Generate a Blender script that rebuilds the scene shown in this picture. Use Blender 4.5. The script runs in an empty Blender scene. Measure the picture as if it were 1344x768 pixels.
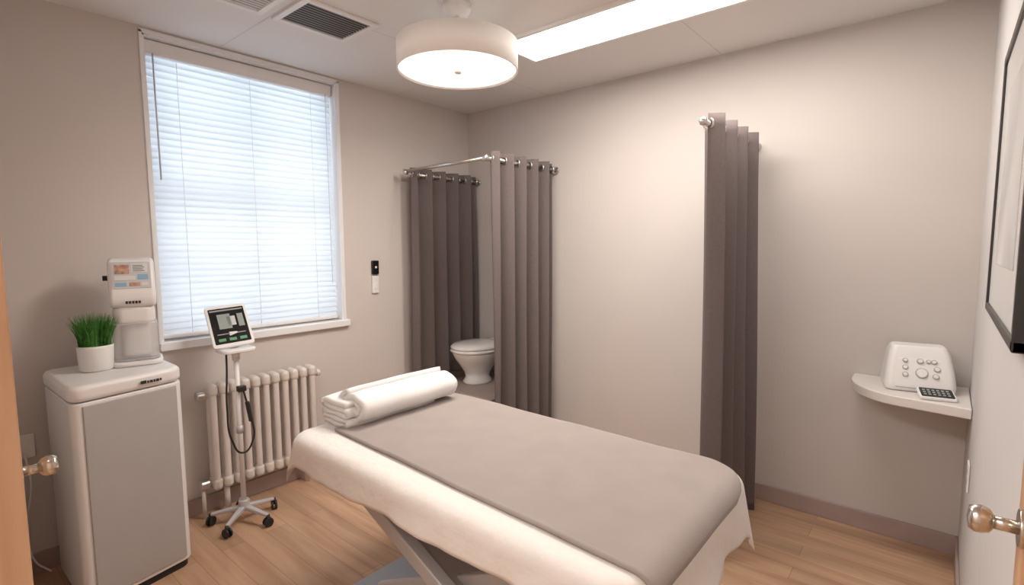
import bpy, bmesh, math, random
from mathutils import Vector, Matrix, Euler
random.seed(4)
S=bpy.context.scene
COL=bpy.context.collection
try:
    S.view_settings.view_transform='Standard'
except Exception: pass
H=2.6; XL=-3.15; YB=3.186; XR=0.118; YF=-1.2

# ---------------------------------------------------------------- materials
def mat(name,col,rough=.5,metal=0,var=.04,scale=8,bump=0,bscale=60,emit=None,estr=0,trans=0,alpha=1,sheen=0,bdist=.01):
    m=bpy.data.materials.new(name); m.use_nodes=True
    nt=m.node_tree; b=nt.nodes['Principled BSDF']
    tc=nt.nodes.new('ShaderNodeTexCoord'); n=nt.nodes.new('ShaderNodeTexNoise'); n.inputs['Scale'].default_value=scale
    nt.links.new(tc.outputs['Object'],n.inputs['Vector'])
    r=nt.nodes.new('ShaderNodeValToRGB')
    r.color_ramp.elements[0].position=.3; r.color_ramp.elements[1].position=.7
    r.color_ramp.elements[0].color=[c*(1-var) for c in col]+[1]
    r.color_ramp.elements[1].color=[min(1,c*(1+var)) for c in col]+[1]
    nt.links.new(n.outputs['Fac'],r.inputs['Fac']); nt.links.new(r.outputs['Color'],b.inputs['Base Color'])
    b.inputs['Roughness'].default_value=rough; b.inputs['Metallic'].default_value=metal
    if sheen: b.inputs['Sheen Weight'].default_value=sheen
    if trans: b.inputs['Transmission Weight'].default_value=trans
    if alpha<1: b.inputs['Alpha'].default_value=alpha
    if bump:
        n2=nt.nodes.new('ShaderNodeTexNoise'); n2.inputs['Scale'].default_value=bscale; n2.inputs['Detail'].default_value=4
        nt.links.new(tc.outputs['Object'],n2.inputs['Vector'])
        bp=nt.nodes.new('ShaderNodeBump'); bp.inputs['Strength'].default_value=bump; bp.inputs['Distance'].default_value=bdist
        nt.links.new(n2.outputs['Fac'],bp.inputs['Height']); nt.links.new(bp.outputs['Normal'],b.inputs['Normal'])
    if emit:
        b.inputs['Emission Color'].default_value=list(emit)+[1]; b.inputs['Emission Strength'].default_value=estr
    return m
def wood(name,c1,c2,brick=True,scl=(1,1,1)):
    m=bpy.data.materials.new(name); m.use_nodes=True
    nt=m.node_tree; b=nt.nodes['Principled BSDF']; L=nt.links.new
    tc=nt.nodes.new('ShaderNodeTexCoord')
    mp=nt.nodes.new('ShaderNodeMapping'); mp.inputs['Scale'].default_value=scl
    L(tc.outputs['Object'],mp.inputs['Vector'])
    n=nt.nodes.new('ShaderNodeTexNoise'); n.inputs['Scale'].default_value=1.0; n.inputs['Detail'].default_value=6; n.inputs['Distortion'].default_value=.6
    L(mp.outputs['Vector'],n.inputs['Vector'])
    r=nt.nodes.new('ShaderNodeValToRGB'); r.color_ramp.elements[0].position=.3; r.color_ramp.elements[1].position=.72
    r.color_ramp.elements[0].color=list(c1)+[1]; r.color_ramp.elements[1].color=list(c2)+[1]
    L(n.outputs['Fac'],r.inputs['Fac'])
    out=r.outputs['Color']
    if brick:
        bk=nt.nodes.new('ShaderNodeTexBrick'); bk.inputs['Scale'].default_value=1
        bk.inputs['Brick Width'].default_value=1.1; bk.inputs['Row Height'].default_value=.11
        bk.inputs['Mortar Size'].default_value=.0014; bk.inputs['Bias'].default_value=0
        bk.offset=.37; bk.inputs['Color1'].default_value=(.86,.86,.86,1); bk.inputs['Color2'].default_value=(1.07,1.05,1.03,1); bk.inputs['Mortar'].default_value=(.62,.57,.53,1)
        L(tc.outputs['Object'],bk.inputs['Vector'])
        mx=nt.nodes.new('ShaderNodeMix'); mx.data_type='RGBA'; mx.blend_type='MULTIPLY'; mx.inputs[0].default_value=1
        L(out,mx.inputs[6]); L(bk.outputs['Color'],mx.inputs[7]); out=mx.outputs[2]
    L(out,b.inputs['Base Color']); b.inputs['Roughness'].default_value=.42
    return m
M={}
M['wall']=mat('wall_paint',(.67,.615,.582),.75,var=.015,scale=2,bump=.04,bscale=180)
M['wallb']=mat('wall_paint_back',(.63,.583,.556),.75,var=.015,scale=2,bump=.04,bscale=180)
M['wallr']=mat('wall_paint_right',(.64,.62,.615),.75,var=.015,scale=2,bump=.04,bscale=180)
M['white']=mat('white_plastic',(.84,.83,.825),.35,var=.01)
M['warmwhite']=mat('warm_white_enamel',(.76,.70,.655),.35,var=.02)
M['trim']=mat('window_white',(.87,.88,.90),.4,var=.01)
M['base']=mat('baseboard_taupe',(.42,.325,.30),.5,var=.05)
M['greypanel']=mat('grey_panel',(.47,.455,.455),.5,var=.02,bump=.03,bscale=300)
M['armgrey']=mat('arm_grey',(.36,.33,.32),.5,var=.02)
M['dark']=mat('dark_rubber',(.02,.02,.022),.5)
M['black']=mat('black_gloss',(.012,.012,.014),.2)
M['steel']=mat('brushed_steel',(.66,.64,.62),.28,1,var=.05)
M['nickel']=mat('satin_nickel',(.60,.55,.49),.25,1,var=.05)
M['lightgrey']=mat('light_grey_metal',(.58,.58,.60),.4,.2,var=.03)
M['bluegrey']=mat('blue_grey_plastic',(.42,.48,.55),.45,var=.03)
M['curtain']=mat('taupe_curtain_fabric',(.155,.125,.122),.95,var=.05,scale=80,bump=.15,bscale=600)
M['sheet']=mat('white_cotton_sheet',(.80,.765,.73),.85,var=.01,scale=5,bump=.55,bscale=6,bdist=.03)
M['blanket']=mat('taupe_fleece_blanket',(.335,.288,.268),.95,var=.035,scale=9,bump=.12,bscale=160,sheen=.15)
M['towel']=mat('white_towel_terry',(.84,.835,.83),.95,var=.01,scale=30,bump=.25,bscale=300,sheen=.2)
M['ceramic']=mat('white_ceramic',(.84,.82,.80),.12,var=.01)
M['taupe']=mat('taupe_laminate',(.36,.29,.265),.6,var=.04)
M['shelf']=mat('cream_laminate',(.76,.72,.69),.45,var=.02)
M['pot']=mat('white_pot_ceramic',(.88,.87,.86),.35,var=.01)
M['grass']=mat('grass_green',(.06,.22,.03),.6,var=.5,scale=60)
M['soil']=mat('soil_brown',(.05,.035,.02),.9,var=.2)
M['blue']=mat('screen_blue',(.25,.45,.60),.4); M['orange']=mat('screen_orange',(.50,.29,.20),.4,var=.35,scale=60); M['uigrey']=mat('ui_grey',(.30,.34,.33),.4); M['uigreen']=mat('ui_green',(.12,.35,.18),.4)
M['clear']=mat('translucent_tank',(.80,.79,.79),.2,var=.01,alpha=.38)
M['lamp']=mat('pendant_diffuser',(.9,.85,.78),.6,emit=(1,.93,.85),estr=1.5)
M['shade']=mat('pendant_drum_fabric',(.80,.76,.72),.8,var=.02,bump=.1,bscale=200,emit=(1,.88,.78),estr=.08)
M['panel']=mat('light_panel_diffuser',(.9,.88,.84),.6,emit=(1,.92,.83),estr=3.5)
M['paper']=mat('picture_paper',(.72,.72,.72),.25,var=.01)
M['print']=mat('picture_print',(.60,.59,.585),.5,var=.2,scale=3)
M['frame']=mat('black_frame',(.03,.028,.027),.35)
M['ventdark']=mat('vent_dark',(.02,.019,.019),.6); M['ventgrey']=mat('vent_louver_grey',(.24,.23,.225),.5)
M['ventlight']=mat('vent_light',(.5,.48,.47),.5)
M['wood']=wood('door_wood',(.50,.28,.155),(.72,.47,.30),False,(14,14,1.2))
M['floor']=wood('oak_floor',(.46,.275,.17),(.67,.45,.305),True,(1.6,16,1))
def ceilmat():
    m=bpy.data.materials.new('ceiling_panels'); m.use_nodes=True; nt=m.node_tree; b=nt.nodes['Principled BSDF']; L=nt.links.new
    tc=nt.nodes.new('ShaderNodeTexCoord'); mp=nt.nodes.new('ShaderNodeMapping'); mp.inputs['Location'].default_value=(.75,-.2,0)
    bk=nt.nodes.new('ShaderNodeTexBrick'); bk.offset=0; bk.inputs['Scale'].default_value=1; bk.inputs['Brick Width'].default_value=1.25; bk.inputs['Row Height'].default_value=1.2; bk.inputs['Mortar Size'].default_value=.003; bk.inputs['Mortar Smooth'].default_value=.3
    bk.inputs['Color1'].default_value=(.81,.79,.775,1); bk.inputs['Color2'].default_value=(.81,.79,.775,1); bk.inputs['Mortar'].default_value=(.65,.63,.61,1)
    L(tc.outputs['Object'],mp.inputs['Vector']); L(mp.outputs['Vector'],bk.inputs['Vector']); L(bk.outputs['Color'],b.inputs['Base Color']); b.inputs['Roughness'].default_value=.8
    return m
M['ceil']=ceilmat()
def slatmat():
    m=bpy.data.materials.new('blind_slat'); m.use_nodes=True; nt=m.node_tree; L=nt.links.new
    b=nt.nodes['Principled BSDF']; b.inputs['Base Color'].default_value=(.84,.87,.90,1); b.inputs['Roughness'].default_value=.5
    t=nt.nodes.new('ShaderNodeBsdfTranslucent'); t.inputs['Color'].default_value=(.86,.93,1,1)
    mx=nt.nodes.new('ShaderNodeMixShader'); mx.inputs[0].default_value=.5
    L(b.outputs[0],mx.inputs[1]); L(t.outputs[0],mx.inputs[2]); L(mx.outputs[0],nt.nodes['Material Output'].inputs['Surface'])
    return m
M['slat']=slatmat()
M['sky']=mat('outdoor_sky_glow',(.8,.9,1),.9,emit=(.88,.95,1.0),estr=1.25)
M['glass']=mat('window_glass',(1,1,1),.02,trans=1,var=0)

# ---------------------------------------------------------------- helpers
def grp(name,loc=(0,0,0),rz=0):
    e=bpy.data.objects.new(name,None); COL.objects.link(e); e.location=loc; e.rotation_euler=(0,0,rz); e.empty_display_size=.1
    return e
def fin(bm,name,parent,m,smooth=False,loc=(0,0,0),rot=(0,0,0),bevel=0,seg=3,auto=None):
    me=bpy.data.meshes.new(name); bm.normal_update(); bm.to_mesh(me); bm.free()
    o=bpy.data.objects.new(name,me); COL.objects.link(o); o.location=loc; o.rotation_euler=rot
    if m is not None: me.materials.append(m)
    if parent: o.parent=parent
    if smooth:
        for p in me.polygons: p.use_smooth=True
    if bevel:
        b=o.modifiers.new('bev','BEVEL'); b.width=bevel; b.segments=seg; b.limit_method='ANGLE'; b.angle_limit=math.radians(40)
        for p in me.polygons: p.use_smooth=True
        w=o.modifiers.new('wn','WEIGHTED_NORMAL')
    return o
def box(name,parent,lo,hi,m,bevel=0,rot=(0,0,0),seg=3):
    c=[(a+b)/2 for a,b in zip(lo,hi)]; s=[abs(b-a) for a,b in zip(lo,hi)]
    bm=bmesh.new(); bmesh.ops.create_cube(bm,size=1); bmesh.ops.scale(bm,vec=s,verts=bm.verts)
    return fin(bm,name,parent,m,loc=c,rot=rot,bevel=bevel,seg=seg)
def cyl(name,parent,p0,p1,r0,m,r1=None,n=32,bevel=0):
    p0=Vector(p0);p1=Vector(p1);d=p1-p0
    bm=bmesh.new(); bmesh.ops.create_cone(bm,cap_ends=True,segments=n,radius1=r0,radius2=r0 if r1 is None else r1,depth=d.length)
    o=fin(bm,name,parent,m,loc=(p0+p1)/2,rot=d.to_track_quat('Z','Y').to_euler(),bevel=bevel)
    for p in o.data.polygons:
        p.use_smooth=len(p.vertices)==4
    return o
def lathe(name,parent,prof,m,loc=(0,0,0),n=48,sx=1,sy=1,rot=(0,0,0)):
    bm=bmesh.new(); rings=[]
    closed=prof[0]==prof[-1]
    for r,z in prof:
        rings.append([bm.verts.new((r*sx*math.cos(2*math.pi*i/n),r*sy*math.sin(2*math.pi*i/n),z)) for i in range(n)])
    for a,b in zip(rings,rings[1:]):
        for i in range(n): bm.faces.new((a[i],a[(i+1)%n],b[(i+1)%n],b[i]))
    if not closed:
        if prof[0][0]>1e-5: bm.faces.new(list(reversed(rings[0])))
        if prof[-1][0]>1e-5: bm.faces.new(rings[-1])
    bmesh.ops.remove_doubles(bm,verts=bm.verts,dist=1e-6)
    bmesh.ops.recalc_face_normals(bm,faces=bm.faces)
    return fin(bm,name,parent,m,True,loc=loc,rot=rot)
def prism(name,parent,pts,axis,a,b,m,bevel=0,loc=(0,0,0),rot=(0,0,0),seg=3):
    bm=bmesh.new()
    def P(u,v,w):
        return {'x':(w,u,v),'y':(u,w,v),'z':(u,v,w)}[axis]
    A=[bm.verts.new(P(u,v,a)) for u,v in pts]; B=[bm.verts.new(P(u,v,b)) for u,v in pts]
    n=len(pts)
    for i in range(n): bm.faces.new((A[i],A[(i+1)%n],B[(i+1)%n],B[i]))
    bm.faces.new(list(reversed(A))); bm.faces.new(B); bmesh.ops.recalc_face_normals(bm,faces=bm.faces)
    return fin(bm,name,parent,m,loc=loc,rot=rot,bevel=bevel,seg=seg)
def tube(name,parent,pts,r,m,cyclic=False):
    cu=bpy.data.curves.new(name,'CURVE'); cu.dimensions='3D'; cu.bevel_depth=r; cu.bevel_resolution=4; cu.resolution_u=12
    sp=cu.splines.new('BEZIER'); sp.bezier_points.add(len(pts)-1)
    for bp,p in zip(sp.bezier_points,pts): bp.co=p; bp.handle_left_type=bp.handle_right_type='AUTO'
    sp.use_cyclic_u=cyclic; cu.use_fill_caps=True; cu.materials.append(m)
    o=bpy.data.objects.new(name,cu); COL.objects.link(o); o.parent=parent
    return o
def torus(name,parent,R,r,loc,rot,m):
    bm=bmesh.new(); n=24;k=10; rg=[]
    for i in range(n):
        a=2*math.pi*i/n
        rg.append([bm.verts.new(((R+r*math.cos(2*math.pi*j/k))*math.cos(a),(R+r*math.cos(2*math.pi*j/k))*math.sin(a),r*math.sin(2*math.pi*j/k))) for j in range(k)])
    for i in range(n):
        for j in range(k): bm.faces.new((rg[i][j],rg[(i+1)%n][j],rg[(i+1)%n][(j+1)%k],rg[i][(j+1)%k]))
    return fin(bm,name,parent,m,True,loc=loc,rot=rot)
def rrect(x0,x1,y0,y1,r,n=8):
    pts=[]
    for cx,cy,a0 in ((x1-r,y1-r,0),(x0+r,y1-r,90),(x0+r,y0+r,180),(x1-r,y0+r,270)):
        for i in range(n+1):
            a=math.radians(a0+90*i/n); pts.append((cx+r*math.cos(a),cy+r*math.sin(a)))
    return pts

# ---------------------------------------------------------------- room shell
WY0,WY1,WZ0,WZ1=.877,1.952,.998,2.57
T=.28
box('floor',None,(XL-.3,YF-.1,-.1),(XR+.2,YB+.2,0),M['floor'])
box('ceiling',None,(XL-.3,YF-.1,H),(XR+.2,YB+.2,H+.1),M['ceil'])
bm=bmesh.new()
def addbox(bm,lo,hi):
    r=bmesh.ops.create_cube(bm,size=1)['verts']
    bmesh.ops.scale(bm,vec=[b-a for a,b in zip(lo,hi)],verts=r); bmesh.ops.translate(bm,vec=[(a+b)/2 for a,b in zip(lo,hi)],verts=r)
addbox(bm,(XL-T,YF,0),(XL,WY0,H)); addbox(bm,(XL-T,WY1,0),(XL,YB,H)); addbox(bm,(XL-T,WY0,0),(XL,WY1,WZ0)); addbox(bm,(XL-T,WY0,WZ1),(XL,WY1,H))
fin(bm,'wall_left',None,M['wall'])
box('wall_back',None,(XL-T,YB,0),(XR+.12,YB+.12,H),M['wallb'])
box('wall_right',None,(XR,YF,0),(XR+.12,YB,H),M['wallr'])
box('wall_front',None,(XL-T,YF-.12,0),(XR+.12,YF,H),M['wall'])
box('wall_partition',None,(XL,.05,0),(-2.14,.15,H),M['wall'])
box('baseboard_left',None,(XL,.15,0),(XL+.015,YB,.095),M['base'],.003)
box('baseboard_back',None,(XL,YB-.015,0),(XR,YB,.095),M['base'],.003)
box('baseboard_right',None,(XR-.012,1.06,0),(XR,YB,.095),M['base'],.003)

# window
w=grp('window_1')
xo=XL-.24
for nm,lo,hi in (('frame_l',(xo,WY0,WZ0),(xo+.05,WY0+.05,WZ1)),('frame_r',(xo,WY1-.05,WZ0),(xo+.05,WY1,WZ1)),('frame_t',(xo,WY0,WZ1-.05),(xo+.05,WY1,WZ1)),('frame_b',(xo,WY0,WZ0),(xo+.05,WY1,WZ0+.06)),
  ('meeting_rail',(xo,WY0,1.76),(xo+.06,WY1,1.81)),('muntin_v',(xo+.01,1.39,WZ0),(xo+.05,1.425,WZ1)),('muntin_h1',(xo+.01,WY0,1.40),(xo+.04,WY1,1.42)),('muntin_h2',(xo+.01,WY0,2.17),(xo+.04,WY1,2.19))):
    box(nm,w,lo,hi,M['trim'],.004)
box('glass',w,(xo+.02,WY0,WZ0),(xo+.024,WY1,WZ1),M['glass'])
box('reveal_r',w,(XL-.2,WY1-.008,WZ0),(XL+.004,WY1,WZ1),M['trim'])
box('reveal_l',w,(XL-.2,WY0,WZ0),(XL+.004,WY0+.008,WZ1),M['trim'])
box('reveal_t',w,(XL-.2,WY0,WZ1-.008),(XL+.004,WY1,WZ1),M['trim'])
box('casing_r',w,(XL,WY1,WZ0),(XL+.008,WY1+.02,WZ1+.015),M['trim'],.002)
box('casing_l',w,(XL,WY0-.015,WZ0),(XL+.008,WY0,WZ1+.015),M['trim'],.002)
box('casing_t',w,(XL,WY0-.015,WZ1),(XL+.008,WY1+.02,WZ1+.02),M['trim'],.002)
box('sill',w,(XL-.2,WY0-.02,WZ0-.045),(XL+.035,WY1+.035,WZ0),M['trim'],.006)
# blinds
b=grp('venetian_blind')
bx=XL-.065
box('headrail',b,(bx-.03,WY0+.012,WZ1-.085),(bx+.03,WY1-.012,WZ1-.012),M['white'],.006)
box('bottom_rail',b,(bx-.025,WY0+.015,WZ0+.008),(bx+.025,WY1-.015,WZ0+.03),M['white'],.006)
bm=bmesh.new(); N=42; z0=WZ0+.045; z1=WZ1-.10
for i in range(N):
    z=z0+(z1-z0)*i/(N-1); a=math.radians(62); hw=.0245
    rows=[]
    for k in range(5):
        u=(k/4-.5)*2*hw; arch=.004*(1-(u/hw)**2)
        x=u*math.cos(a)+arch*math.sin(a); zz=u*math.sin(a)-arch*math.cos(a)
        rows.append([bm.verts.new((bx+x,y,z-zz)) for y in (WY0+.015,WY1-.015)])
    for p,q in zip(rows,rows[1:]): bm.faces.new((p[0],p[1],q[1],q[0]))
fin(bm,'slats',b,M['slat'],True)
for y in (WY0+.16,(WY0+WY1)/2,WY1-.16):
    cyl('ladder_cord',b,(bx+.026,y,WZ0+.03),(bx+.026,y,WZ1-.09),.0014,M['white'],n=6)
cyl('tilt_wand',b,(bx+.045,WY0+.05,1.85),(bx+.035,WY0+.05,WZ1-.08),.004,M['lightgrey'],n=8)
cyl('lift_cord',b,(bx+.045,WY1-.06,1.25),(bx+.035,WY1-.06,WZ1-.08),.0015,M['lightgrey'],n=6)
box('outdoor_sky_backdrop',None,(XL-1.6,WY0-1.5,.0),(XL-1.55,WY1+1.5,4.0),M['sky'])

# ceiling light panel
l=grp('ceiling_light_panel')
px0,px1,py0,py1=-1.93,-.30,2.21,2.53
box('diffuser',l,(px0,py0,H-.012),(px1,py1,H-.004),M['panel'])
for lo,hi in (((px0-.02,py0-.02,H-.016),(px1+.02,py0,H)),((px0-.02,py1,H-.016),(px1+.02,py1+.02,H)),((px0-.02,py0,H-.016),(px0,py1,H)),((px1,py0,H-.016),(px1+.02,py1,H))):
    box('rim',l,lo,hi,M['white'])
# pendant
p=grp('drum_pendant_lamp',(-1.78,1.74,0))
lathe('canopy',p,[(.0,H),(.065,H),(.065,H-.02),(.05,H-.05),(.02,H-.058),(0,H-.058)],M['white'])
cyl('rod',p,(0,0,2.42),(0,0,H-.05),.012,M['white'])
cyl('shade_cap',p,(0,0,2.40),(0,0,2.405),.27,M['shade'],n=64)
lathe('drum_shade',p,[(.272,2.30),(.278,2.30),(.278,2.425),(.272,2.425),(.272,2.30)],M['shade'],n=96)
lathe('diffuser',p,[(0,2.302),(.255,2.304),(.271,2.312),(.271,2.32),(0,2.32)],M['lamp'],n=96)
cyl('finial',p,(0,0,2.294),(0,0,2.304),.016,M['shade'])
def vent(name,x0,x1,y0,y1,ml,ml2):
    v=grp(name); 
    for lo,hi in (((x0-.03,y0-.03,H-.012),(x1+.03,y0,H)),((x0-.03,y1,H-.012),(x1+.03,y1+.03,H)),((x0-.03,y0,H-.012),(x0,y1,H)),((x1,y0,H-.012),(x1+.03,y1,H))):
        box('frame',v,lo,hi,M['white'],.003)
    box('plenum',v,(x0,y0,H-.003),(x1,y1,H-.001),ml)
    n=11
    for i in range(n):
        x=x0+(x1-x0)*(i+.5)/n
        box('louver',v,(x-.0045,y0,H-.0075),(x+.0045,y1,H-.0065),ml2)
    return v
vent('ceiling_air_vent',-2.52,-2.26,1.28,1.61,M['ventdark'],M['ventgrey'])
vent('ceiling_air_vent',-2.52,-2.26,.86,1.17,M['ventlight'],M['white'])

# ---------------------------------------------------------------- curtains
def curtain(name,x,y0,y1,ztop,zbot,n=7,amp=.042,b0=0,b1=0,xs=0,seed=0,rodend=True):
    c=grp(name); rnd=random.Random(seed)
    ph=[rnd.uniform(-.45,.45) for _ in range(n*2+2)]
    am_=[rnd.uniform(.75,1.2) for _ in range(n*2+3)]
    U=n*28;V=40
    bm=bmesh.new(); g=[]
    for j in range(V+1):
        v=j/V; z=ztop-(ztop-zbot)*v
        ya=y0+b0*v**1.2; yb=y1+b1*v**1.2
        row=[]
        for i in range(U+1):
            u=i/U; k=u*n*2; ki=min(int(k),n*2); fr=k-ki
            phs=(ph[ki]*(1-fr)+ph[min(ki+1,n*2+1)]*fr)*v
            am=amp*(1+( (am_[ki]*(1-fr)+am_[ki+1]*fr) -1)*(.3+.7*v))
            a=2*math.pi*n*u+phs
            s=math.sin(a); s=s*(1.25-.25*s*s)
            row.append(bm.verts.new((x+xs*v+am*s+.008*v*math.sin(4*v+u*7),ya+(yb-ya)*(u+.06/n*math.sin(2*a)),z)))
        g.append(row)
    for j in range(V):
        for i in range(U): bm.faces.new((g[j][i],g[j][i+1],g[j+1][i+1],g[j+1][i]))
    o=fin(bm,'fabric',c,M['curtain'],True)
    s=o.modifiers.new('sol','SOLIDIFY'); s.thickness=.003; s.offset=0
    for k in range(n*2+1):
        u=k/(n*2)
        y=y0+(y1-y0)*min(max(u,.012),.988)
        torus('grommet',c,.022,.005,(x,y,ztop-.045),(math.radians(90),0,0),M['steel'])
    return c
RZ=2.045
curtain('privacy_curtain',-3.03,2.46,3.15,RZ+.02,.48,n=5,amp=.042,seed=1)
curtain('privacy_curtain',-2.24,2.46,3.13,RZ+.045,.03,n=5,amp=.054,seed=2,b1=.0)
curtain('privacy_curtain',-.86,2.41,3.13,RZ+.045,.015,n=4,amp=.060,b0=-.05,b1=.0,xs=.05,seed=3)
r=grp('curtain_rail')
cyl('rod_side_a',r,(-3.03,2.42,RZ-.025),(-3.03,YB-.002,RZ-.025),.011,M['steel'])
cyl('rod_front',r,(-3.05,2.42,RZ-.01),(-2.22,2.42,RZ),.012,M['steel'])
cyl('rod_side_b',r,(-2.24,2.40,RZ),(-2.24,YB-.002,RZ),.012,M['steel'])
lathe('corner_cap',r,[(0,-.02),(.02,-.018),(.022,0),(.02,.018),(0,.02)],M['steel'],loc=(-2.24,2.42,RZ))
lathe('corner_cap_b',r,[(0,-.02),(.02,-.018),(.022,0),(.02,.018),(0,.02)],M['steel'],loc=(-3.03,2.42,RZ-.015))
for x,z in ((-3.03,RZ-.025),(-2.24,RZ)):
    cyl('wall_flange',r,(x,YB-.012,z),(x,YB-.001,z),.026,M['steel'])
r=grp('curtain_rod')
cyl('rod',r,(-.86,2.37,RZ),(-.86,YB-.002,RZ),.012,M['steel'])
lathe('finial',r,[(0,-.020),(.014,-.015),(.019,0),(.014,.015),(0,.020)],M['steel'],loc=(-.86,2.355,RZ))
cyl('wall_flange',r,(-.86,YB-.012,RZ),(-.86,YB-.001,RZ),.028,M['steel'])

# ---------------------------------------------------------------- toilet on plinth
box('step_plinth',None,(-2.96,2.56,0),(-2.345,YB-.016,.44),M['taupe'],.008)
t=grp('toilet',(-2.755,2.86,.44))
lathe('pedestal_bowl',t,[(0,0),(.10,0),(.105,.015),(.085,.05),(.095,.09),(.13,.15),(.160,.20),(.175,.235),(.178,.25),(0,.25)],M['ceramic'],sx=1,sy=1.18)
lathe('seat',t,[(.0,.250),(.183,.252),(.190,.262),(.183,.274),(0,.274)],M['ceramic'],sx=1,sy=1.2)
lathe('lid',t,[(.0,.276),(.182,.277),(.188,.290),(.170,.306),(.10,.315),(0,.317)],M['ceramic'],sx=1,sy=1.2)
box('hinge_block',t,(-.10,.18,.2),(.10,.30,.30),M['ceramic'],.02)

# ---------------------------------------------------------------- wall sensor
th=grp('wall_thermostat')
box('sensor',th,(XL+.001,2.185,1.295),(XL+.022,2.24,1.395),M['black'],.006)
box('switch_plate',th,(XL+.001,2.185,1.16),(XL+.018,2.24,1.285),M['white'],.005)
box('rocker',th,(XL+.018,2.20,1.19),(XL+.023,2.225,1.235),M['trim'],.002)
box('led',th,(XL+.021,2.205,1.34),(XL+.0235,2.22,1.355),M['white'])

# ---------------------------------------------------------------- radiator
rd=grp('column_radiator')
n=11
for i in range(n):
    y=1.065+.058*i; zt=.75; zb=.15
    for x in (-3.04,-3.09):
        prism('column',rd,rrect(x-.018,x+.018,y-.018,y+.018,.0175,5),'z',zb+.03,zt-.03,M['warmwhite'])
    box('top_header',rd,(-3.115,y-.025,zt-.07),(-3.015,y+.025,zt),M['warmwhite'],.024,seg=5)
    box('bottom_header',rd,(-3.115,y-.025,zb),(-3.015,y+.025,zb+.07),M['warmwhite'],.024,seg=5)
cyl('top_pipe',rd,(-3.065,1.01,.69),(-3.065,1.70,.69),.016,M['warmwhite'])
cyl('bottom_pipe',rd,(-3.065,1.01,.19),(-3.065,1.68,.19),.016,M['warmwhite'])
cyl('valve_knob',rd,(-3.065,.99,.69),(-3.065,1.03,.69),.027,M['steel'],bevel=.005)
cyl('bleed_cap',rd,(-3.065,1.685,.69),(-3.065,1.71,.69),.022,M['warmwhite'],bevel=.004)
cyl('lower_valve',rd,(-3.065,.985,.19),(-3.065,1.03,.19),.03,M['steel'],bevel=.005)
cyl('supply_pipe',rd,(-3.065,1.0,0.0),(-3.065,1.0,.19),.01,M['warmwhite'])
for y in (1.12,1.60): cyl('foot',rd,(-3.065,y,0),(-3.065,y,.17),.015,M['warmwhite'])

# ---------------------------------------------------------------- cabinet
cb=grp('white_floor_cabinet')
def roundpoly(P,r,n=6):
    out=[];L=len(P)
    for i in range(L):
        p=Vector(P[i]);a=(Vector(P[i-1])-p).normalized();c=(Vector(P[(i+1)%L])-p).normalized()
        s=p+a*r;e=p+c*r
        for k in range(n+1):
            t=k/n; q=s*(1-t)**2+p*2*t*(1-t)+e*t*t; out.append((q.x,q.y))
    return out
Q=[(-3.07,.385),(-2.575,.395),(-2.665,.81),(-3.09,.81)]
def inset(P,d):
    c=Vector((sum(p[0] for p in P)/4,sum(p[1] for p in P)/4)); return [tuple(c+(Vector(p)-c)*(1-d)) for p in P]
prism('plinth',cb,roundpoly(inset(Q,.06),.04),'z',0,.04,M['dark'])
prism('body',cb,roundpoly(Q,.045),'z',.035,.885,M['white'],.006)
prism('lid',cb,roundpoly(inset(Q,-.025),.065),'z',.888,.955,M['white'],.022,seg=5)
fa=Vector(Q[1]); fb=Vector(Q[2]); d=(fb-fa); nrm=Vector((d.y,-d.x)).normalized()
a=fa+d*.09; e=fa+d*.93
pts=[a-nrm*.01,e-nrm*.01,e+nrm*.006,a+nrm*.006]
prism('grille_panel',cb,[(q.x,q.y) for q in pts],'z',.055,.872,M['greypanel'],.004)
off=nrm*.012
for k,(s0,s1) in enumerate(((.58,.63),(.64,.655),(.665,.69),(.70,.715),(.725,.75),(.76,.775))):
    a2=fa+d*s0; e2=fa+d*s1
    prism('label',cb,[tuple(a2+off),tuple(e2+off),tuple(e2+off+nrm*.004),tuple(a2+off+nrm*.004)],'z',.914,.924 if k!=0 else .927,M['dark'])

# ---------------------------------------------------------------- plant
pl=grp('potted_grass_plant',(-2.88,.545,.956))
lathe('pot',pl,[(0,0),(.056,0),(.062,.006),(.066,.10),(.067,.112),(.062,.112),(.060,.10),(0,.10)],M['pot'])
lathe('soil',pl,[(0,.101),(.060,.101),(0,.1015)],M['soil'])
bm=bmesh.new()
for i in range(750):
    a=random.uniform(0,2*math.pi); r=.055*math.sqrt(random.random()); x=r*math.cos(a);y=r*math.sin(a)
    h=random.uniform(.11,.165); lean=.035*(r/.055)+random.uniform(-.012,.02); wv=random.uniform(.0018,.003)
    dx,dy=math.cos(a)*lean,math.sin(a)*lean; ta=random.uniform(0,math.pi)
    tx,ty=math.cos(ta)*wv,math.sin(ta)*wv; prev=None
    for k in range(4):
        t=k/3; ww=1-t*.92; cx=x+dx*t*t; cy=y+dy*t*t; cz=.098+h*(t-.12*t*t*(lean/.05))
        cur=(bm.verts.new((cx-tx*ww,cy-ty*ww,cz)),bm.verts.new((cx+tx*ww,cy+ty*ww,cz)))
        if prev: bm.faces.new((prev[0],prev[1],cur[1],cur[0]))
        prev=cur
fin(bm,'grass_blades',pl,M['grass'],True)

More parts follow.
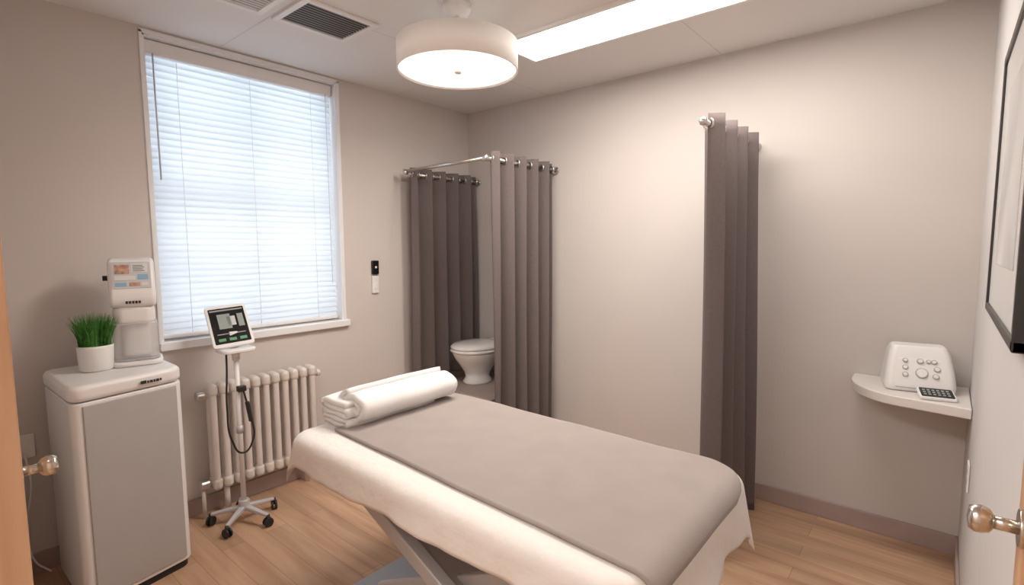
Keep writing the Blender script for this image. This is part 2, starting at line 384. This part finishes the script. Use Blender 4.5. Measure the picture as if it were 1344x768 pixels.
# ---------------------------------------------------------------- dispenser on cabinet
ds=grp('hand_sanitizer_dispenser',(-2.91,.705,.956),math.radians(-14))
prism('base_tray',ds,rrect(-.10,.10,-.10,.10,.05),'z',0,.022,M['white'],.008)
prism('base_rim',ds,rrect(-.09,.09,-.09,.09,.045),'z',.022,.034,M['clear'],.005)
prism('clear_reservoir',ds,rrect(-.085,.08,-.088,.088,.04),'z',.03,.20,M['clear'],.01)
prism('inner_bag',ds,rrect(-.06,.03,-.05,.05,.03),'z',.034,.19,M['white'],.01)
prism('back_column',ds,rrect(-.095,-.04,-.06,.06,.02),'z',.02,.42,M['white'],.008)
prism('neck',ds,rrect(-.07,.07,-.080,.080,.04),'z',.190,.275,M['white'],.02)
prism('head',ds,[(-.09,.27),(.075,.27),(.085,.30),(.09,.34),(.03,.485),(-.02,.495),(-.09,.475)],'y',-.088,.088,M['white'],.018,seg=4)
def onslope(name,t0,t1,y0,y1,m,off=.002):
    A=Vector((.09,.34));B=Vector((.03,.485));nn=Vector((.145,.06)).normalized()
    p=A.lerp(B,t0)+nn*off;q=A.lerp(B,t1)+nn*off
    return prism(name,ds,[(p.x,p.y),(q.x,q.y),(q.x+nn.x*.003,q.y+nn.y*.003),(p.x+nn.x*.003,p.y+nn.y*.003)],'y',y0,y1,m)
onslope('screen_plate',.12,.93,-.072,.072,M['lightgrey'],.0005)
onslope('screen_photo',.56,.84,-.062,-.008,M['orange']); onslope('screen_text',.60,.88,.0,.062,M['paper'])
for q in range(4): onslope('text_line',.64+.055*q,.655+.055*q,.006,.05-.006*(q%2),M['uigrey'],.0055)
onslope('screen_band',.36,.50,-.062,.015,M['paper']); onslope('screen_blue',.38,.54,.022,.062,M['blue'])
onslope('screen_strip',.18,.29,-.062,-.02,M['blue']); onslope('screen_strip_b',.18,.29,-.01,.03,M['orange']); onslope('screen_strip_c',.18,.29,.036,.062,M['paper'])
for q in range(5): box('lettering',ds,(.084,-.028+q*.012,.288),(.0885,-.020+q*.012,.300),M['dark'],.001)
cyl('hook',ds,(-.06,-.11,.40),(-.06,-.08,.40),.012,M['dark'])

# ---------------------------------------------------------------- tablet stand
ts=grp('tablet_cart_stand',(-2.87,1.13,0))
for k in range(5):
    a=2*math.pi*k/5+math.radians(-52); R=.165
    ex,ey=R*math.cos(a),R*math.sin(a)
    lo=Vector((0,0,.085));hi=Vector((ex,ey,.062)); dd=hi-lo
    bm=bmesh.new(); bmesh.ops.create_cube(bm,size=1)
    for v in bm.verts:
        s=1 if v.co.x<0 else .6
        v.co=Vector((v.co.x*dd.length+dd.length/2,v.co.y*.034*s,v.co.z*.026*s))
    fin(bm,'leg_%d'%(k+1),ts,M['lightgrey'],loc=lo,rot=(0,math.atan2(.023,R),a),bevel=.006)
    cyl('caster_fork',ts,(ex,ey,.03),(ex,ey,.065),.01,M['dark'])
    ca=a+1.2
    for s in (-1,1):
        o=Vector((-math.sin(ca),math.cos(ca),0))*.010*s; c=Vector((ex,ey,.0255))
        cyl('caster_wheel',ts,c+o-o*.5,c+o+o*.5,.025,M['dark'],bevel=.003)
cyl('hub',ts,(0,0,.065),(0,0,.125),.028,M['lightgrey'],bevel=.005)
cyl('pole',ts,(0,0,.10),(0,0,.95),.013,M['white'])
cyl('pole_collar',ts,(0,0,.50),(0,0,.54),.018,M['lightgrey'])
prism('tray',ts,rrect(-.07,.07,-.085,.085,.03),'z',.945,.965,M['white'],.006)
cyl('pole_head',ts,(0,0,.90),(0,0,.946),.02,M['white'])
tb=bpy.data.objects.new('tablet',None); COL.objects.link(tb); tb.parent=ts; tb.location=(.02,-.01,.975)
tb.rotation_euler=Euler((math.radians(5),math.radians(-36),math.radians(-14)),'XYZ'); tb.scale=(1.12,1.12,1.12)
prism('tablet_case',tb,rrect(-.088,.088,0,.225,.012),'x',-.008,.008,M['white'],.003)
prism('tablet_screen',tb,rrect(-.076,.076,.018,.208,.004),'x',.008,.0095,M['black'])
for nm,y0,y1,za,zb,m in (('ui_status',-.07,.07,.192,.2,'uigrey'),('ui_map',-.045,.01,.095,.175,'uigrey'),('ui_chart',-.005,.03,.11,.16,'lightgrey'),('ui_list',.04,.065,.10,.17,'uigrey'),('ui_btn1',-.06,-.03,.03,.045,'uigreen'),('ui_btn2',-.015,.015,.03,.045,'uigreen'),('ui_btn3',.03,.06,.03,.045,'uigreen'),('ui_row',-.06,.06,.065,.070,'uigrey')):
    box(nm,tb,(.0095,y0,za),(.0102,y1,zb),M[m])
box('tablet_bracket',ts,(-.03,-.02,.955),(-.01,.02,1.05),M['white'],.004)
tube('cable',ts,[(.02,-.055,.96),(.03,-.06,.88),(.045,-.075,.66),(.05,-.06,.48),(.055,-.01,.405),(.05,.045,.46),(.04,.05,.56),(.035,.03,.66),(.03,.015,.74)],.005,M['dark'])
cyl('probe_handle',ts,(.038,.045,.56),(.034,.03,.67),.011,M['dark'],bevel=.003)
box('probe_clip',ts,(.008,-.012,.73),(.04,.03,.76),M['dark'],.004)

# ---------------------------------------------------------------- massage bed
bed=grp('massage_treatment_bed')
BX0,BX1,BY0,BY1,BZ=-2.01,-.455,.950,1.79,.75
rc=.11; re=.045
def drape(x,y,off=0,flare=.02):
    cx=min(max(x,BX0+rc),BX1-rc); cy=min(max(y,BY0+rc),BY1-rc)
    v=Vector((x-cx,y-cy)); D=v.length; R=rc-re
    if D<=R: return (x,y,BZ+off),0
    t=D-R; dirv=v/D; r2=re+off
    if t<re*math.pi/2:
        a=t/re; rad=R+r2*math.sin(a); z=BZ-re+r2*math.cos(a); f=0
    else:
        f=t-re*math.pi/2; 
        s=x*1.0-y*.8
        wv=math.sin(s*13)+.5*math.sin(s*23+1.3)+.2*math.sin(s*51+.5)
        rad=R+r2+f*(.12+flare*4*wv); z=BZ-re-f*.985
    q=Vector((cx,cy))+dirv*rad
    return (q.x,q.y,z),f
def cloth(name,x0,x1,y0,y1,off,m,step=.018,yfun=None,wr=0,thick=.002,flare=.02):
    nx=int((x1-x0)/step); ny=int((y1-y0)/step); bm=bmesh.new(); g=[]
    for i in range(nx+1):
        row=[]
        for j in range(ny+1):
            x=x0+(x1-x0)*i/nx; ya,yb=(y0,y1) if yfun is None else yfun(x)
            y=ya+(yb-ya)*j/ny
            (a,b_,c),f=drape(x,y,off,flare)
            if wr: c+=wr*(math.sin(x*11+y*4)+math.sin(y*17-x*5+1)*.7+math.sin(x*29+y*23)*.3)
            row.append(bm.verts.new((a,b_,c)))
        g.append(row)
    for i in range(nx):
        for j in range(ny): bm.faces.new((g[i][j],g[i][j+1],g[i+1][j+1],g[i+1][j]))
    bmesh.ops.recalc_face_normals(bm,faces=bm.faces)
    o=fin(bm,name,bed,m,True)
    s=o.modifiers.new('sol','SOLIDIFY'); s.thickness=thick; s.offset=0
    return o
cloth('fitted_sheet',BX0-.10,BX1+.17,BY0-.095,BY1+.13,0,M['sheet'],step=.013,wr=.0007,flare=.026)
def bl(x):
    x1=BX1+.015; ya=1.095-.07*(x+1.86)/(x1+1.86); yb=BY1-.012-.02*max(0,(x+1.2)/.75)
    r_=.20
    if x>x1-r_:
        q=(x-(x1-r_))/r_; yb-=r_*.9*(1-math.sqrt(max(0,1-q*q)))
    return ya,yb
cloth('top_blanket',-1.86,BX1+.015,1.08,BY1,.010,M['blanket'],step=.011,yfun=bl,wr=.0016,thick=.010,flare=0)
prism('mattress',bed,rrect(BX0+.02,BX1-.02,BY0+.02,BY1-.02,.09),'z',.64,.742,M['sheet'],.03)
prism('table_top_frame',bed,rrect(BX0+.07,BX1-.07,BY0+.07,BY1-.07,.05),'z',.585,.64,M['lightgrey'],.008)
def arm(name,xa,za,xb,zb,y0,y1,m,th=.045):
    A=Vector((xa,za));B=Vector((xb,zb)); d_=(B-A).normalized(); nn=Vector((-d_.y,d_.x))*th/2
    return prism(name,bed,[tuple(A+nn),tuple(B+nn),tuple(B-nn),tuple(A-nn)],'y',y0,y1,m,.008)
arm('lift_plate',-1.80,.57,-.72,.10,1.15,1.56,M['armgrey'],.03)
arm('lift_rail_front',-1.83,.585,-.70,.09,1.10,1.15,M['lightgrey'],.06)
arm('lift_rail_rear',-1.83,.585,-.70,.09,1.56,1.61,M['lightgrey'],.06)
arm('cross_rail_front',-1.72,.09,-.75,.57,1.18,1.21,M['lightgrey'],.05)
arm('cross_rail_rear',-1.72,.09,-.75,.57,1.50,1.53,M['lightgrey'],.05)
for x in (-1.75,-.75): 
    box('floor_bar',bed,(x-.13,1.10,0),(x+.13,1.62,.055),M['bluegrey'],.015)
for y in (1.16,1.54): box('base_rail',bed,(-1.85,y-.03,.012),(-.65,y+.03,.07),M['bluegrey'],.01)
tw=grp('folded_towel',(-1.88,0,BZ+.004))
def sp(turns,a0,b0,n=110):
    pts=[]
    for i in range(n+1):
        t=i/n; th=turns*2*math.pi*t; k=1-t*.80
        pts.append((a0*k*math.cos(th+math.pi*.6),b0*k*math.sin(th+math.pi*.6)))
    return pts
def ribbon(name,prof,y0,y1,th,m,parent,zc,xc=0,ny=26,bulge=.0):
    bm=bmesh.new(); rows=[]
    for j in range(ny+1):
        t=j/ny; y=y0+(y1-y0)*t
        k=1-.07*abs(2*t-1)**4
        rows.append([bm.verts.new((xc+x*k+.003*math.sin(y*25+i*.1),y+.003*math.sin(i*.6),zc+z*k)) for i,(x,z) in enumerate(prof)])
    for a_,b_ in zip(rows,rows[1:]):
        for i in range(len(prof)-1): bm.faces.new((a_[i],a_[i+1],b_[i+1],b_[i]))
    o=fin(bm,name,parent,m,True); s=o.modifiers.new('sol','SOLIDIFY'); s.thickness=th; s.offset=0
    return o
ribbon('rolled_towel',sp(2.4,.100,.066),1.17,1.69,.024,M['towel'],tw,.082,.03)
cyl('roll_core',tw,(.03,1.185,.082),(.03,1.675,.082),.04,M['towel'])
def hair(w_,zs,r):
    pts=[];n=10
    for k,z in enumerate(zs):
        xs=[-w_+2*w_*i/14 for i in range(15)]
        if k%2: xs=xs[::-1]
        pts+=[(x,z) for x in xs]
        if k<len(zs)-1:
            zn=zs[k+1]; sgn=1 if k%2==0 else -1
            for q in range(1,n):
                a=-math.pi/2+math.pi*q/n
                pts.append((sgn*(w_+ (zn-z)/2*math.cos(a)),(z+zn)/2+(zn-z)/2*math.sin(a)))
    return pts
ribbon('folded_layers',hair(.085,[.010,.033,.056,.079,.102],.01),1.13,1.60,.021,M['towel'],tw,0,-.04)

# ---------------------------------------------------------------- corner shelf + machine + remote
ZS=.825
pts=[(XR-.002,YB-.002),(-.335,YB-.002)]
for i in range(1,20):
    a=math.pi+ (math.pi/2)*i/20
    pts.append((-.09+.245*math.cos(a)-.0,3.10+.30*math.sin(a)))
pts+= [(-.09,2.80),(XR-.002,2.77)]
prism('corner_wall_shelf',None,pts,'z',ZS-.045,ZS,M['shelf'],.006)
mc=grp('electrotherapy_machine',(-.075,3.03,ZS+.001),math.radians(10))
def loft(name,parent,rings,m):
    bm=bmesh.new(); R=[[bm.verts.new(p) for p in r] for r in rings]; n=len(R[0])
    for a_,b_ in zip(R,R[1:]):
        for i in range(n): bm.faces.new((a_[i],a_[(i+1)%n],b_[(i+1)%n],b_[i]))
    bm.faces.new(list(reversed(R[0]))); bm.faces.new(R[-1]); bmesh.ops.recalc_face_normals(bm,faces=bm.faces)
    return fin(bm,name,parent,m,bevel=.010,seg=4)
def ring(hw,y0,y1,z,r=.03): return [(u,v,z) for u,v in rrect(-hw,hw,y0,y1,r,6)]
loft('housing',mc,[ring(.126,-.10,.10,0),ring(.132,-.105,.105,.03),ring(.126,-.085,.10,.09),ring(.114,-.045,.09,.170),ring(.100,-.025,.08,.20,.025)],M['white'])
def fp(x,z,off=0):
    t=(z-.03)/.135; return (x,-.103+.058*t-off,z)
tilt=math.atan2(.058,.135)
prism('control_panel',mc,[(u,v) for u,v in rrect(-.085,.085,-.052,.052,.015)],'z',0,.003,M['pot'],loc=fp(0,.10,.001),rot=(math.radians(90)-tilt,0,0))
for x,z,rr in ((.005,.085,.020),(-.055,.075,.008),(-.055,.105,.008),(-.055,.135,.007),(.055,.075,.009),(.06,.105,.009),(.05,.135,.007),(0,.135,.009),(.03,.135,.006)):
    a_=Vector(fp(x,z,.002)); nn=Vector((0,-math.cos(tilt),math.sin(tilt)))
    cyl('dial',mc,a_,a_+nn*.006,rr+.004,M['greypanel']); cyl('dial_cap',mc,a_+nn*.005,a_+nn*.013,rr,M['white'],bevel=.002)
box('slot',mc,(-.09,-.108,.018),(.03,-.105,.022),M['greypanel'])
rm=grp('handheld_remote',(.0,2.865,ZS+.001),math.radians(12))
RT=(math.radians(14),0,0)
prism('case',rm,rrect(-.064,.064,-.045,.045,.01),'z',0,.014,M['white'],.004,loc=(0,0,.011),rot=RT)
prism('keypad',rm,rrect(-.057,.057,-.038,.038,.006),'z',.014,.0165,M['black'],loc=(0,0,.011),rot=RT)
kp=bpy.data.objects.new('keys',None); COL.objects.link(kp); kp.parent=rm; kp.location=(0,0,.011); kp.rotation_euler=RT
for i in range(6):
    for j in range(3):
        box('key',kp,(-.048+i*.0165,-.027+j*.019,.0165),(-.038+i*.0165,-.016+j*.019,.0185),M['uigrey'],.001)

# ---------------------------------------------------------------- picture on right wall
pf=grp('framed_picture')
y0,y1,z0_,z1_=1.26,2.07,1.305,2.02
x=XR-.001
for lo,hi in (((x-.02,y0,z0_),(x,y1,z0_+.022)),((x-.02,y0,z1_-.022),(x,y1,z1_)),((x-.02,y0,z0_),(x,y0+.022,z1_)),((x-.02,y1-.022,z0_),(x,y1,z1_))):
    box('frame_bar',pf,lo,hi,M['frame'],.003)
box('mat_board',pf,(x-.014,y0+.02,z0_+.02),(x-.008,y1-.02,z1_-.02),M['paper'])
box('print',pf,(x-.0155,y0+.15,z0_+.14),(x-.014,y1-.18,z1_-.14),M['print'])
ol=grp('wall_outlet'); box('plate',ol,(XR-.008,2.61,.53),(XR-.001,2.69,.64),M['white'],.003); box('socket',ol,(XR-.0095,2.63,.555),(XR-.008,2.67,.585),M['greypanel']); box('socket2',ol,(XR-.0095,2.63,.595),(XR-.008,2.67,.62),M['greypanel'])

# ---------------------------------------------------------------- doors
def knob(parent,base,dirv,m):
    base=Vector(base); d_=Vector(dirv)
    cyl('rose',parent,base,base+d_*.006,.026,m,bevel=.002)
    cyl('neck',parent,base+d_*.004,base+d_*.034,.009,m)
    q=d_.to_track_quat('Z','Y').to_euler()
    lathe('knob',parent,[(0,0),(.010,0),(.016,.004),(.019,.012),(.019,.020),(.015,.026),(0,.028)],m,loc=base+d_*.030,rot=q)
d1=grp('door_1')
box('leaf',d1,(-2.12,.075,.01),(-1.226,.118,2.10),M['wood'],.003)
knob(d1,(-1.305,.118,1.082),(0,1,0),M['nickel']); knob(d1,(-1.305,.075,1.082),(0,-1,0),M['nickel'])
d2=grp('door_2')
box('leaf',d2,(XR-.012,.18,.01),(XR-.0005,.96,2.08),M['wood'],.002)
box('casing',d2,(XR-.018,.96,0),(XR-.0005,1.01,2.13),M['wood'],.003)
box('casing_top',d2,(XR-.018,.12,2.08),(XR-.0005,.96,2.13),M['wood'],.003)
box('casing_near',d2,(XR-.018,.12,0),(XR-.0005,.18,2.08),M['wood'],.003)
knob(d2,(XR-.018,.945,1.118),(-1,0,0),M['nickel'])
so=grp('wall_socket'); box('plate',so,(XL+.001,.27,.55),(XL+.012,.35,.66),M['white'],.003)
tube('power_cord',so,[(XL+.02,.31,.58),(XL+.05,.32,.45),(XL+.03,.30,.25),(XL+.05,.31,.08),(XL+.06,.36,.01)],.004,M['white'])

# ---------------------------------------------------------------- lights
def area(name,loc,rot,sx,sy,power,col):
    L=bpy.data.lights.new(name,'AREA'); L.shape='RECTANGLE'; L.size=sx; L.size_y=sy; L.energy=power; L.color=col
    o=bpy.data.objects.new(name,L); COL.objects.link(o); o.location=loc; o.rotation_euler=rot
    return o
area('daylight_area',(XL-.95,1.41,2.15),(0,math.radians(-75),0),2.2,2.2,42,(.88,.95,1))
area('light_panel_lamp',((px0+px1)/2,(py0+py1)/2,H-.02),(0,0,0),1.55,.28,26,(1,.93,.86))
area('pendant_lamp_light',(-1.78,1.74,2.285),(0,0,0),.42,.42,14,(1,.91,.82))
area('entry_fill_added',(-1.4,-.5,H-.03),(0,0,0),1.6,.8,50,(1,.955,.91))  # added soft fill behind the camera, no fixture known there
W=bpy.data.worlds.new('world'); S.world=W; W.use_nodes=True
W.node_tree.nodes['Background'].inputs[0].default_value=(.8,.88,1,1); W.node_tree.nodes['Background'].inputs[1].default_value=.8

# ---------------------------------------------------------------- camera
f,tlt,rl,yaw=678.18,.0918,-.0052,.6981
F=Vector((-math.sin(yaw)*math.cos(tlt),math.cos(yaw)*math.cos(tlt),-math.sin(tlt)))
R=Vector((math.cos(yaw),math.sin(yaw),0)); U=R.cross(F)
R2=R*math.cos(rl)+U*math.sin(rl); U2=-R*math.sin(rl)+U*math.cos(rl)
mtx=Matrix((R2,U2,-F)).transposed().to_4x4(); mtx.translation=Vector((0,0,1.501))
cd=bpy.data.cameras.new('camera'); cam=bpy.data.objects.new('camera',cd); COL.objects.link(cam); cam.matrix_world=mtx
cd.sensor_width=36; cd.lens=f/1344*36; cd.clip_start=.01
S.camera=cam
